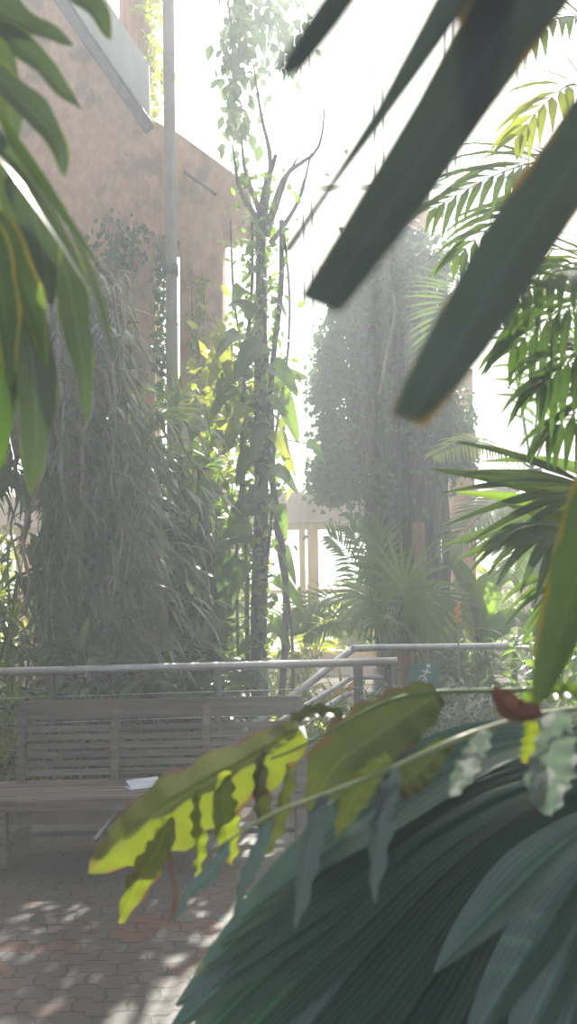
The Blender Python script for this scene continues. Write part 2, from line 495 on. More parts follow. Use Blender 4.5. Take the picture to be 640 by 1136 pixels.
bbox('top_rail', (0, -.005, .735), (BL, .035, .85), tilt=-.17)
for k in range(6):
    z = .435 + k * .050
    for j in range(3):
        x0, x1 = (.035 + j * (BL - .07) / 3 + .02, .035 + (j + 1) * (BL - .07) / 3 - .02)
        bbox('back_slat', (x0, back_y(z) - .01, z - .018), (x1, back_y(z) + .008, z + .018), tilt=-.17, bev=.003)
for x in (.0, .035 + (BL - .07) / 3 - .025, .035 + 2 * (BL - .07) / 3 - .025, BL - .05):
    m = MB(); m.beam(bp_(x + .025, back_y(SH - .05) - .005, SH - .05), bp_(x + .025, back_y(.8) - .005, .8), .05, .045, (0, 1, 0))
    build('back_stile', m, M['wood'], bench, False, .006)
for k in range(7):
    y = .07 + k * .062
    bbox('seat_slat', (-.25, y, SH - .022), (BL + .02, y + .054, SH), bev=.004)
bbox('seat_apron', (-.25, .475, SH - .075), (BL + .02, .505, SH - .005))
bbox('seat_apron', (0, .05, SH - .085), (BL, .08, SH - .025))
for x in (0, BL / 2 - .03, BL - .06):
    bbox('leg', (x, .02, 0), (x + .06, .08, SH - .02))
    bbox('leg', (x, .43, 0), (x + .06, .49, SH - .02 if x < BL - .1 else .66))
    bbox('stretcher', (x + .01, .07, .08), (x + .05, .44, .13))
for x in (BL - .06,):
    m = MB(); pa = [bp_(x + .035, .0, .655), bp_(x + .035, .15, .672), bp_(x + .035, .35, .678), bp_(x + .035, .50, .665), bp_(x + .035, .53, .64)]
    for a, b in zip(pa, pa[1:]): m.beam(a, b + (b - a) * .06, .07, .032)
    build('armrest', m, M['wood'], bench, False, .008)
m = MB(); m.tube([bp_(.52, .40, .12), bp_(.70, .12, .34)], .014, 8); m.tube([bp_(1.02, .40, .12), bp_(.90, .12, .34)], .012, 8)
o = build('brace', m, M['steel'], bench); o['label'] = 'pale metal brace under the seat'
# folded leaflet on the seat
q = bp_(.78, .30, SH)
o = thing('folded_leaflet', 'folded pale blue paper leaflet lying on the bench seat', 'paper', q)
m = MB(); a = BR @ Matrix.Rotation(.5, 3, 'Z'); m.box(q + Z * .006, (.20, .10, .004), a); build('page', m, M['paper'], o, False)
m = MB(); m.box(q + Z * .022 + V((.0, .02, 0)), (.19, .09, .003), a @ Matrix.Rotation(.28, 3, 'X')); build('cover', m, M['paper'], o, False)

# ------------------------------------------------------------------ near handrail
def at_z(px, py, z):
    d = P(px, py, 1.0); Y = (z - H) / (d.z - H); return P(px, py, Y)


ra, rb = at_z(-90, 748, .96), at_z(440, 733.5, .96)
dirr = (rb - ra).normalized()
o = thing('handrail', 'long grey tubular handrail with thin wires running behind the bench', 'railing', V((0, ra.lerp(rb, .6).y, 0)))
m = MB(); m.tube([ra, ra.lerp(rb, .5), rb], .030, 14); build('top_rail', m, M['steel'], o)
for k, t in enumerate((.045, .265, .61, .985)):
    q = ra.lerp(rb, t); m = MB(); m.tube([V((q.x, q.y, .0)), V((q.x, q.y, .94))], .022, 10); build('post', m, M['dsteel'], o)
    m = MB(); m.tube([V((q.x, q.y, .0)), V((q.x, q.y, .05))], .045, 10); build('post_base', m, M['dsteel'], o)
for z in (.78, .60, .42, .24):
    m = MB(); m.tube([V((ra.x, ra.y, z)), V((rb.x, rb.y, z))], .003, 6); build('wire', m, M['steel'], o)

# ------------------------------------------------------------------ stair railing further back, rising along a ramp
o = thing('stair_railing', 'grey metal stair railing bending from a slope to level beyond the handrail', 'railing', V((.6, 7.6, 0)))
Y2 = 7.4
m = MB(); m.tube(spline([P(255, 822, Y2 - .6), P(330, 768, Y2 - .3), P(386, 724, Y2), P(400, 719, Y2), P(470, 718, Y2), P(600, 716.5, Y2), P(760, 714, Y2)], 30), .034, 12); build('top_rail', m, M['steel'], o)
m = MB(); m.tube(spline([P(300, 806, Y2 - .5), P(380, 758, Y2 - .02), P(390, 752, Y2), P(400, 751, Y2), P(428, 751, Y2)], 20), .024, 10); build('lower_rail', m, M['steel'], o)
m = MB(); m.tube(spline([P(318, 812, Y2 - .45), P(372, 778, Y2 - .02), P(384, 771, Y2), P(394, 770, Y2), P(428, 770, Y2)], 20), .026, 10); build('lower_rail', m, M['steel'], o)
for px in (397, 431):
    q = P(px, 740, Y2); m = MB(); m.box((q.x, Y2, (q.z + .02) / 2), (.085, .07, q.z)); build('post', m, M['dsteel'], o, False, .006)
q = P(570, 720, Y2); m = MB(); m.tube([V((q.x, Y2, 0)), V((q.x, Y2, q.z))], .03, 10); build('post', m, M['dsteel'], o)
m = MB(); m.beam(P(415, 742, Y2), P(440, 768, Y2), .02, .03); m.beam(P(420, 750, Y2), P(455, 790, Y2), .02, .03); build('brace', m, M['steel'], o, False)

# ------------------------------------------------------------------ green sign
YS = 6.7
c = P(471, 754, YS); wS, hS = 34 / F * YS, 36 / F * YS
o = thing('park_sign', 'small teal sign with a white running figure beside the end of the handrail', 'sign', V((c.x, YS + .03, 0)))
SR = Matrix.Rotation(math.radians(-3), 3, 'Y')
m = MB(); m.box(c, (wS, .015, hS), SR); build('board', m, M['teal'], o, False, .004)
m = MB(); m.tube([V((c.x, YS + .04, 0)), V((c.x, YS + .04, c.z))], .02, 8); build('post', m, M['dsteel'], o)
m = MB()
def sp(x, z): return c + V((x * wS, -.011, z * hS))
for a, b in (((.10, .33), (-.02, .13)), ((.03, .24), (.20, .22)), ((.03, .24), (-.12, .30)), ((-.02, .13), (.06, -.03)), ((.06, -.03), (.0, -.12)), ((-.02, .13), (-.16, .10)), ((-.16, .10), (-.18, -.0)), ((-.02, .05), (-.10, -.06))):
    m.beam(sp(*a), sp(*b), .004, .016, (0, 1, 0)) if False else m.tube([sp(*a), sp(*b)], .0085, 6)
m.tube([sp(.12, .42) + V((0, .004, 0)), sp(.12, .42) + V((0, -.004, 0))], .016, 12)
build('running_figure', m, M['sgn'], o)
m = MB(); m.tube([sp(-.27 + .075 * math.cos(a_), -.30 + .085 * math.sin(a_)) for a_ in [.8 + k * .39 for k in range(13)]], .0065, 6)
build('lettering', m, M['sgn'], o)

# ------------------------------------------------------------------ generic plants
def shrub(name, label, cat, base, hgt, rad, n, L, W, mat, seg=3, droop=.6, group=None, stemmat='barkd', low=.1, up=.4, prof=ovate, stems=5, clump=1.0):
    base = V(base); base.z = max(0, base.z)
    o = thing(name, label, cat, base, group)
    sm, lm = MB(), MB(); tips = []
    for k in range(stems):
        a = R.random() * 6.28; rr = rad * math.sqrt(R.random()) * .85; top = base + V((math.cos(a) * rr, math.sin(a) * rr, hgt * R.uniform(.6, .97)))
        pa = spline([base + V((math.cos(a), math.sin(a), 0)) * .05, base.lerp(top, .5) + V((rv(.1).x, rv(.1).y, .05)) * rad, top], 8)
        sm.tube(pa, [.018 * (1 - i / 10) * max(.5, hgt / 2) for i in range(9)], 6); tips.append(pa)
    for k in range(n):
        if stems and R.random() < clump:
            pa = R.choice(tips); t = low + (1 - low) * R.random(); i = min(int(t * 8), 7); p = pa[i].lerp(pa[i + 1], t * 8 - i)
            p = p + V((R.gauss(0, 1), R.gauss(0, 1), R.gauss(0, .7))) * rad * .26
        else:
            a = R.random() * 6.28; rr = rad * math.sqrt(R.random()); p = base + V((math.cos(a) * rr, math.sin(a) * rr, hgt * (low + (1 - low) * R.random())))
        if p.z < .04: p.z = .04 + R.random() * .1
        out = V((p.x - base.x, p.y - base.y, 0)); out = out.normalized() if out.length > .01 else V((1, 0, 0))
        d = out * R.uniform(.2, 1) + Z * R.uniform(-.3, 1) * up * 2 + rv(.6); l = L * R.uniform(.6, 1.2)
        if seg <= 1: lm.tiny(p, d, Z + rv(.7), l, W * R.uniform(.7, 1.2))
        else: lm.ribbon(arc(p, d, l, droop, seg), prof(W / 2 * R.uniform(.7, 1.2)), Z + rv(.5), .2, 2)
    if stems: build('stem', sm, M[stemmat], o)
    build('foliage', lm, M[mat], o)
    return o


def rosette(name, label, cat, base, n, L, W, mat, elev=(.2, 1.3), droop=1.0, group=None, trunk=None, tm='bark', part='leaf', parts=True):
    base = V(base); o = thing(name, label, cat, V((base.x, base.y, 0)), group)
    if trunk:
        tp = MB(); tp.tube([V((base.x, base.y, 0)), V((base.x + .02, base.y, base.z * .5)), base], [trunk * 1.15, trunk, trunk * .85], 12, .12); build('trunk', tp, M[tm], o)
    lm = MB()
    for k in range(n):
        a = k * 2.399 + R.uniform(-.2, .2); e = R.uniform(*elev)
        d = V((math.cos(a) * math.cos(e), math.sin(a) * math.cos(e), math.sin(e)))
        if parts: lm = MB()
        l = L * R.uniform(.75, 1.15)
        lm.ribbon(arc(base + d * .03, d, l, droop * R.uniform(.7, 1.2), 8), lance(W / 2, .5), Z + rv(.3), .3, 2)
        if parts: build(part, lm, M[mat], o)
    if not parts: build('foliage', lm, M[mat], o)
    return o


def palm(name, label, base, fronds, mat='palm', group=None, cat='palm', rad=.05, top=None, n=22, L=.35, W=.03, ang=60, droop=.5, rr=.008, tm='bark', seg=4):
    """fronds: lists of points (crown outwards); an own part for each frond, its rachis a sub-part"""
    base = V(base); o = thing(name, label, cat, V((base.x, base.y, 0)), group)
    if top is not None:
        m = MB(); top = V(top); m.tube(spline([V((base.x, base.y, 0)), base.lerp(top, .5) + V((.02, 0, 0)), top], 8), [rad * (1.15 - .03 * i) for i in range(9)], 10, .1); build('trunk', m, M[tm], o)
    for fr in fronds:
        k = dict(n=n, L=L, W=W, ang=ang, droop=droop, rr=rr, nh=None, mat=mat, seg=seg)
        pts = fr
        if isinstance(fr, tuple): pts, kk = fr; k.update(kk)
        nh = k['nh'] or (V((0, -.75, .65)) + rv(.2))
        lm, rm = MB(), MB(); pinnate(lm, rm, pts, k['n'], k['L'], k['W'], nh, k['ang'], k['droop'], k['rr'], k['seg'])
        f = build('frond', lm, M[k['mat']], o); build('rachis', rm, M['stemg'], f)
    return o


def gp(px, Y):
    q = P(px, HY, Y); return V((q.x, Y, 0))


# ------------------------------------------------------------------ vine-draped tree on the left
b = gp(72, 6.9)
tree = thing('vine_draped_tree', 'big tree at the left edge hung with pale aerial roots and drooping leaves', 'tree', b)
m = MB(); m.tube(spline([b, P(76, 560, 6.9), P(84, 420, 6.9), P(92, 320, 6.9)], 16), [.27 - .011 * i for i in range(17)], 14, .16); build('trunk', m, M['bark'], tree)
m = MB(); m.tube(spline([P(90, 335, 6.9), P(110, 300, 6.8), P(128, 320, 6.7), P(136, 380, 6.6)], 10), [.06 - .005 * i for i in range(11)], 9, .15); build('branch', m, M['bark'], tree)
m = MB(); m.tube(spline([P(88, 340, 6.85), P(50, 300, 6.6), P(10, 330, 6.5), P(-10, 400, 6.4)], 8), [.06 - .005 * i for i in range(9)], 9, .15); build('branch', m, M['bark'], tree)
for k in range(56):
    x = R.uniform(40, 138); y0 = R.uniform(310, 470); y1 = y0 + R.uniform(120, 320); Y = R.uniform(6.2, 6.6)
    pts = []; xx = x
    for j in range(8):
        pts.append(P(xx, y0 + (min(y1, 735) - y0) * j / 7, Y + R.uniform(-.04, .04))); xx += R.gauss(0, 7)
    m = MB(); r0 = R.choice((.004, .006, .009, .013, .02)); m.tube(spline(pts, 18), [r0 * (1 - .4 * i / 18) for i in range(19)], 6, .2); build('aerial_root', m, M['root'], tree)
m = MB()
for k in range(3000):
    y = R.uniform(300, 735); x = R.gauss(70 + (y - 300) * .07, 42 + (y - 300) * .03)
    if x > 185 or (y < 450 and x > 146) or (y > 480 and x < 45 and R.random() < .85): continue
    p = P(x, y, R.uniform(6.2, 7.1)); d = V((R.uniform(-.7, .9), R.uniform(-.8, .3), R.uniform(-1.2, .3)))
    m.ribbon(arc(p, d, R.uniform(.14, .34), .9, 4), lance(R.uniform(.010, .024)), V((.2, -.6, .7)) + rv(.4), .25, 2)
build('foliage', m, M['grey'], tree)
m = MB()
for k in range(1500):
    y = R.uniform(330, 640); x = R.uniform(-20, 138) if y < 540 else R.gauss(100, 35)
    p = P(x, y, R.uniform(6.3, 7.4)); d = V((R.uniform(-.3, 1.0), R.uniform(-.8, .3), R.uniform(-1.0, .1)))
    m.ribbon(arc(p, d, R.uniform(.18, .42), .9, 4), lance(R.uniform(.012, .032)), V((0, -.5, .9)) + rv(.4), .25, 2)
build('foliage', m, M['deep'], tree)
m = MB()
for k in range(420):
    x, y = R.uniform(60, 235), R.uniform(430, 735)
    p = P(x, y, R.uniform(6.1, 6.5)); d = V((R.uniform(.1, 1.0), R.uniform(-.8, .1), R.uniform(-.9, .2)))
    m.ribbon(arc(p, d, R.uniform(.16, .36), .8, 4), lance(R.uniform(.008, .02)), V((0, -.2, 1)) + rv(.5), .25, 2)
build('foliage', m, M['shiny'], tree)

# stout trunk with strap-leaved crown
rosette('strap_leaved_tree', 'stout brown trunk under arching strap leaves left of the vine-clad stem', 'tree', P(150, 500, 7.5), 90, .95, .055, 'mid', (-.5, 1.2), 1.6, trunk=.25, tm='barkr')
rosette('strap_leaved_shrub', 'spiky strap-leaved shrub glinting in the light before the beige wall', 'shrub', P(225, 520, 7.9), 46, .85, .05, 'mid', (-.1, 1.3), 1.3, trunk=.07, tm='barkd')
rosette('spiky_crown_plant', 'upper spiky crown of narrow leaves on a thin stem by the slot in the wall', 'plant', P(196, 455, 8.2), 34, .5, .045, 'mid', (-.2, 1.3), 1.2, trunk=.05, tm='barkd')

# ------------------------------------------------------------------ vine-clad stem in the middle
YC = 7.2
b = gp(287, YC)
clm = thing('vine_clad_trunk', 'tall dark trunk twined with climbing stems and big heart-shaped leaves behind the handrail', 'tree', b)
m = MB(); m.tube(spline([b, P(287, 700, YC), P(290, 560, YC), P(289, 430, YC), P(290, 300, YC), P(289, 250, YC), P(294, 215, YC), P(300, 190, YC), P(306, 172, YC)], 30), [.085 - .0023 * i for i in range(31)], 10, .22); build('trunk', m, M['barkd'], clm)
for dx, Yd, r0, ph in ((20, -.1, .035, 0), (-14, -.08, .022, 2), (10, -.12, .018, 4), (26, .1, .016, 1), (-22, .1, .014, 5)):
    pts = [P(287 + dx * (1 + .3 * math.sin(j * 1.3 + ph)) + 5 * math.sin(j + ph), 770 - j * 75, YC + Yd + .05 * math.sin(j * 2 + ph)) for j in range(8)]
    pts[0].z = 0
    m = MB(); m.tube(spline(pts, 26), [r0 * (1 - .015 * i) for i in range(27)], 7, .25); build('climbing_stem', m, M['barkd'], clm)
for pts in ([(296, 262), (315, 205), (330, 175)], [(292, 250), (300, 180), (290, 130), (281, 70)], [(290, 250), (268, 215), (262, 190), (258, 160)], [(300, 270), (330, 225), (345, 170)], [(296, 255), (316, 196), (352, 166), (360, 120)], [(290, 240), (272, 190), (268, 150)]):
    m = MB(); pa = spline([P(x, y, YC) for x, y in pts], 10); m.tube(pa, [.028 - .0022 * i for i in range(11)], 7, .2); build('branch', m, M['bark'], clm)
# big leaves: base -> tip, width (px), brightness
for (x0, y0, x1, y1, w, mt) in ((296, 428, 342, 420, 36, 'mid'), (305, 436, 331, 492, 40, 'mid'), (300, 405, 330, 440, 34, 'deep'), (300, 520, 330, 548, 24, 'grey'), (290, 380, 262, 420, 36, 'deep'),
        (268, 372, 240, 398, 34, 'grey'), (278, 410, 236, 440, 42, 'deep'), (262, 430, 232, 470, 34, 'mid'), (282, 350, 252, 340, 24, 'deep'), (270, 320, 258, 345, 22, 'deep'),
        (284, 560, 252, 585, 40, 'deep'), (280, 590, 240, 612, 46, 'deep'), (262, 620, 248, 690, 46, 'deep'), (246, 600, 218, 640, 40, 'deep'), (248, 690, 222, 722, 38, 'deep'),
        (310, 605, 328, 650, 20, 'mid'), (306, 640, 338, 682, 20, 'mid'), (306, 560, 318, 600, 24, 'mid'), (270, 470, 248, 505, 32, 'bright'), (274, 450, 262, 480, 26, 'bright'),
        (305, 480, 322, 525, 22, 'bright'), (312, 500, 328, 530, 16, 'bright'), (340, 492, 362, 518, 20, 'deep'), (290, 300, 272, 312, 16, 'deep'), (300, 335, 318, 352, 18, 'deep'),
        (250, 400, 232, 430, 26, 'bright'), (244, 372, 256, 430, 30, 'bright'), (284, 500, 262, 540, 34, 'deep'), (292, 470, 280, 512, 30, 'deep'), (226, 470, 205, 500, 34, 'grey'), (238, 540, 210, 575, 40, 'deep'),
        (300, 690, 322, 722, 28, 'mid'), (290, 540, 275, 580, 30, 'grey')):
    Yl = YC + R.uniform(-.35, -.05); a, e = P(x0, y0, Yl), P(x1, y1, Yl + R.uniform(-.15, .1))
    mid = a.lerp(e, .5) + V((0, -.03, .05)); m = MB()
    m.ribbon(spline([a, mid, e], 10), heart(w / 2 / F * Yl), V((R.uniform(-.4, .4), -.8, .6)), .18, 6)
    m2 = MB(); m2.tube(spline([P(288, y0 - 8, YC), a.lerp(P(288, y0, YC), .5) + Z * .04, a], 6), .006, 5)
    l = build('leaf', m, M[mt], clm); build('petiole', m2, M['stemg'], l)
m = MB()
for k in range(900):
    y = R.uniform(190, 740); cx = 288; p = P(R.gauss(cx, 15), y, YC + R.uniform(-.25, .2))
    m.ribbon(arc(p, rv() + V((0, -.3, -.2)), R.uniform(.05, .13), .6, 3), ovate(R.uniform(.014, .035)), rv() + V((0, -1, .5)), .2, 2)
build('foliage', m, M['mid'], clm)
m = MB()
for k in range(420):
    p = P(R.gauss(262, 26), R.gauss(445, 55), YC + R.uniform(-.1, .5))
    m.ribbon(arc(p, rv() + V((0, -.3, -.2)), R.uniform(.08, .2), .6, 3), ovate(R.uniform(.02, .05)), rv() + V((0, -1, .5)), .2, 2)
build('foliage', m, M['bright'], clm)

# ivy strands in the slot, and wall creeper
for (x0, x1, y0, y1, n, nm, lb, mt, Y) in ((171, 188, 262, 450, 420, 'ivy_vine', 'narrow ivy curtain hanging in the bright slot of the beige wall', 'ivy', 8.95),
        (208, 232, 300, 470, 240, 'creeper_vine', 'small-leaved creeper climbing the beige pier right of the pipe post', 'bright', 8.9),
        (108, 162, 248, 300, 240, 'climbing_fern', 'dull green ferny clump growing high on the beige wall', 'ivy', 8.85)):
    q = P((x0 + x1) / 2, y1, Y); o = thing(nm, lb, 'climber', q); m, sm = MB(), MB()
    for k in range(2):
        x = x0 + (x1 - x0) * (k + .5) / 2; sm.tube([P(x + R.uniform(-2, 2), y0 + (y1 - y0) * j / 6, Y) for j in range(7)], .006, 5)
    for k in range(n):
        p = P(R.gauss((x0 + x1) / 2, (x1 - x0) / 3.6), R.gauss((y0 + y1) / 2, (y1 - y0) / 3.2) if nm == 'climbing_fern' else R.uniform(y0, y1), Y + R.uniform(-.12, .0)); m.ribbon(arc(p, rv() + V((0, -.4, -.5)), R.uniform(.05, .11), .5, 2), ovate(R.uniform(.018, .04)), V((0, -1, .3)) + rv(.5), .2, 2)
    build('stem', sm, M['barkd'], o); build('foliage', m, M[mt], o)

# bark trunk behind the grey roof panel and canopies hanging from above
b = gp(140, 10.6)
o = thing('far_bark_trunk', 'straight bark trunk rising behind the grey sloping panel at the top', 'tree', b)
m = MB(); m.tube([b, P(143, 400, 10.6), P(150, 60, 10.6), P(152, -130, 10.6)], [.26, .24, .22, .2], 12, .12); build('trunk', m, M['barkr'], o)
m = MB()
for k in range(260):
    p = P(R.gauss(170, 10), R.uniform(-30, 130), 10.4 + R.uniform(-.3, .3)); m.ribbon(arc(p, rv(), R.uniform(.08, .2), .7, 3), ovate(R.uniform(.02, .05)), rv(), .2, 2)
build('foliage', m, M['bright'], o)

# hanging vine from the roof, top centre
for (cx, cy, sx, sy, n, Y, lb) in ((262, 70, 9, 70, 230, 9.6, 'leafy vine hanging from above at the top centre of the sky'), (300, 25, 22, 34, 240, 11.5, 'pale sparse vine hanging high against the white sky')):
    q = P(cx, cy + 90, Y); o = thing('hanging_vine', lb, 'vine', q, 'vines hanging against the sky'); m, sm = MB(), MB()
    for k in range(5):
        x = cx + R.gauss(0, sx * .6); sm.tube(spline([P(x + 4 * math.sin(j * 1.4 + k), -120 + (cy + 200) * j / 7 * (.7 + .3 * R.random()), Y) for j in range(8)], 20), [.014 - .0005 * i for i in range(21)], 6, .2)
    for k in range(n):
        p = P(R.gauss(cx, sx), R.gauss(cy, sy), Y + R.uniform(-.3, .3)); m.ribbon(arc(p, rv() + V((0, 0, -.8)), R.uniform(.10, .24), .7, 3), ovate(R.uniform(.03, .065)), rv() + V((0, -1, 0)), .2, 2)
    build('stem', sm, M['barkd'], o); build('foliage', m, M['grey'], o)

# ------------------------------------------------------------------ ivy-clad tree in the mist
YI = 10.6
b = gp(440, YI)
ivt = thing('ivy_clad_tree', 'huge ivy-clad tree trunk standing in the mist right of the window', 'tree', b)
m = MB(); m.tube(spline([gp(456, YI), P(454, 640, YI), P(442, 520, YI), P(434, 400, YI), P(438, 300, YI), P(446, 255, YI)], 16), [.50, .46, .44, .43, .43, .45, .48, .5, .52, .54, .56, .56, .54, .5, .45, .36, .2], 20, .10); build('trunk', m, M['barkd'], ivt)
for k in range(64):
    x = R.uniform(390, 500); y0 = R.uniform(290, 450); y1 = R.uniform(560, 720) if x > 418 else R.uniform(500, 590); Y = YI - .66 + R.uniform(-.12, .12) + abs(x - 440) / 60 * .35
    m = MB(); pts = [P(x + R.gauss(0, 2.5), y0 + (y1 - y0) * j / 6, Y + R.uniform(-.03, .03)) for j in range(7)]
    m.tube(spline(pts, 14), R.choice((.012, .02, .035, .06)), 6, .25); build('aerial_root', m, M[R.choice(('barkd', 'barkd', 'bark'))], ivt)
m = MB(); m.tube(spline([P(464, 580, YI - .8), P(466, 640, YI - .8), P(470, 740, YI - .75)], 8), .075, 8, .2); o = build('aerial_root', m, M['barkr'], ivt); o['label'] = 'reddish bare root'
m = MB(); m.tube(spline([P(430, 300, YI - .9), P(438, 345, YI - 1), P(428, 395, YI - .9), P(420, 440, YI - .8)], 12), .02, 6); build('branch', m, M['root'], ivt)
m = MB()
def ivy(n, cx, cy, sx, sy, Yr, sz=(.06, .12), xr=(340, 530), mb=None):
    for k in range(n):
        x, y = R.gauss(cx, sx), R.gauss(cy, sy)
        if not xr[0] < x < xr[1]: continue
        p = P(x, y, R.uniform(*Yr)); l = R.uniform(*sz)
        mb.tiny(p, rv() + V((-.2, -.5, -.7)), V((0, -1, .6)) + rv(.6), l, l * .8)
for k in range(70):        # ivy grows in clumps
    cx, cy = R.choice(((388, 375), (376, 430), (372, 480), (368, 520), (395, 345), (385, 530), (440, 300), (462, 300), (425, 320), (498, 450), (505, 500)))
    cx += R.gauss(0, 11); cy += R.gauss(0, 20); Yc = YI - R.uniform(.1, .9)
    ivy(170, cx, cy, 8, 10, (Yc - .14, Yc + .14), (.05, .11), mb=m, xr=(338, 530))
ivy(900, 445, 300, 30, 22, (YI - .8, YI + .3), (.07, .14), mb=m, xr=(385, 500)); ivy(500, 440, 430, 35, 80, (YI - .85, YI - .6), mb=m)
ivy(500, 418, 600, 8, 40, (YI - .8, YI - .4), (.07, .14), mb=m)
build('foliage', m, M['ivy'], ivt)

# ------------------------------------------------------------------ palms on the right and in the middle
def px_(pts, Y): return [P(x, y, Y + (pts_[0] if False else 0)) for x, y in pts]


# big arching palmate plant in the middle, right of the window
o = thing('star_leaf_palm', 'fan palm with wide star-shaped leaves just left of the teal sign, behind the stair railing', 'palm', gp(452, 8.3))
m = MB(); m.tube([gp(452, 8.3), P(450, 720, 8.2)], [.09, .07], 10, .15); build('trunk', m, M['barkr'], o)
for hx, hy, L, dd, dr in ((440, 690, .62, (-.2, -.5, .2), 1.0), (448, 660, .70, (.3, -.4, .6), .9), (468, 668, .6, (.8, -.4, .2), 1.0), (415, 668, .55, (-.8, -.4, .3), 1.0)):
    lm, rm = MB(), MB(); hb = P(hx, hy, 7.9)
    fanleaf(lm, hb, V(dd), V((0, -.7, .7)), 24, L, 4.6, dr, .45, .35, .1); rm.tube(spline([P(450, 722, 8.2), P((450 + hx) / 2, (722 + hy) / 2 - 6, 8.1), hb], 8), .012, 6)
    l = build('leaf', lm, M['palm'], o); build('petiole', rm, M['stemg'], l)

palm('feather_palm', 'feathery palm with upright yellow-tipped fronds standing before the bright window', gp(400, 9.4), [
    [P(410, 712, 9.4), P(402, 660, 9.3), P(384, 615, 9.1), P(366, 596, 9.0)], [P(410, 712, 9.4), P(412, 640, 9.3), P(398, 600, 9.2), P(390, 588, 9.2)],
    [P(410, 712, 9.4), P(425, 650, 9.2), P(420, 605, 9.0), P(412, 590, 9.0)], [P(410, 712, 9.4), P(385, 690, 9.0), P(360, 690, 8.8), P(340, 702, 8.7)],
    [P(410, 712, 9.4), P(380, 670, 9.0), P(350, 668, 8.8), P(325, 690, 8.7)], [P(410, 712, 9.4), P(440, 690, 9.0), P(470, 690, 8.9), P(500, 706, 8.9)]],
    'palm', n=26, L=.42, W=.035, ang=55, droop=.5)
palm('yellow_feather_palm', 'low feather palm with sunlit yellow fronds below the window', gp(340, 9.0), [
    [P(350, 735, 9.0), P(362, 700, 8.9), P(375, 690, 8.8), P(388, 695, 8.8)], [P(350, 735, 9.0), P(352, 695, 8.9), P(342, 678, 8.8), P(332, 680, 8.8)],
    [P(350, 735, 9.0), P(335, 700, 8.9), P(318, 690, 8.8), P(304, 700, 8.8)]], 'bright', n=20, L=.35, W=.04, droop=.6)
palm('tall_feather_palm', 'tall palm whose pale ribbed frond arches beside the ivy-clad tree', gp(600, 8.6), [
    ([P(590, 520, 8.5), P(560, 360, 8.2), P(525, 315, 8.0), P(490, 340, 7.8), P(470, 420, 7.7)], dict(n=40, L=.55, W=.035, ang=75, droop=.3)),
    ([P(590, 520, 8.5), P(560, 500, 8.2), P(520, 490, 8.0), P(480, 505, 7.8)], dict(mat='bright', n=34, L=.30, W=.03, ang=85, droop=1.3)),
    ([P(600, 540, 8.5), P(565, 548, 8.2), P(530, 575, 8.0), P(500, 610, 7.9)], dict(n=36, L=.45, W=.03, ang=75)),
    ([P(600, 540, 8.5), P(590, 560, 8.2), P(575, 600, 8.1), P(565, 640, 8.0)], dict(n=30, L=.45, W=.03, ang=75)),
    ([P(590, 520, 8.5), P(600, 380, 8.3), P(585, 300, 8.2), P(550, 270, 8.1)], dict(n=36, L=.5, W=.035)),
    ([P(590, 520, 8.5), P(640, 400, 8.3), P(660, 330, 8.2), P(690, 320, 8.1)], dict(n=30, L=.5, W=.035))],
    'palm', top=P(592, 520, 8.5), rad=.09, rr=.014)
# slender cane palm, upper right, mid distance
palm('cane_palm', 'slender cane palm with long blade leaflets reaching in at the upper right', gp(720, 4.0), [
    ([P(720, 240, 4.0), P(620, 185, 3.8), P(560, 190, 3.7), P(480, 232, 3.6)], dict(n=17, L=.46, W=.036, ang=48, droop=.9)),
    ([P(720, 260, 4.0), P(640, 220, 3.7), P(570, 235, 3.6), P(505, 285, 3.5)], dict(n=16, L=.42, W=.036, ang=48, droop=.9)),
    ([P(720, 200, 4.0), P(650, 100, 3.8), P(610, 110, 3.7), P(575, 150, 3.7)], dict(n=11, L=.36, W=.045, mat='bright', ang=50, droop=.8)),
    ([P(720, 180, 4.0), P(660, 40, 3.8), P(620, 20, 3.7), P(580, 50, 3.6)], dict(n=11, L=.34, W=.04, ang=50, droop=.8)),
    ([P(720, 300, 4.0), P(660, 290, 3.9), P(610, 300, 3.8), P(560, 335, 3.7)], dict(n=12, L=.36, W=.04, mat='bright', ang=50, droop=.8)),
    ([P(720, 120, 4.0), P(690, -20, 3.9), P(640, -30, 3.8), P(560, 10, 3.7)], dict(n=12, L=.36, W=.04))],
    'palm', top=P(720, 180, 4.0), rad=.03, rr=.007)
# nearer dark fronds at the right edge
palm('dark_frond_palm', 'dark palm with drooping narrow leaflets crowding the right edge', gp(800, 2.3), [
    ([P(760, 380, 2.3), P(680, 310, 2.2), P(620, 300, 2.1), P(560, 335, 2.0)], dict(n=14, L=.30, W=.026, ang=50, droop=1.3)),
    ([P(760, 400, 2.3), P(690, 350, 2.15), P(630, 340, 2.05), P(570, 385, 2.0)], dict(n=14, L=.30, W=.026, ang=45, droop=1.3)),
    ([P(760, 430, 2.3), P(700, 400, 2.1), P(650, 390, 2.0), P(600, 425, 1.95)], dict(n=14, L=.30, W=.028, ang=45, droop=1.4)),
    ([P(760, 420, 2.3), P(720, 450, 2.1), P(670, 440, 2.0), P(610, 480, 1.95)], dict(n=13, L=.26, W=.026, ang=45, droop=1.3))],
    'deep', top=P(762, 400, 2.3), rad=.03, rr=.006, tm='barkd')
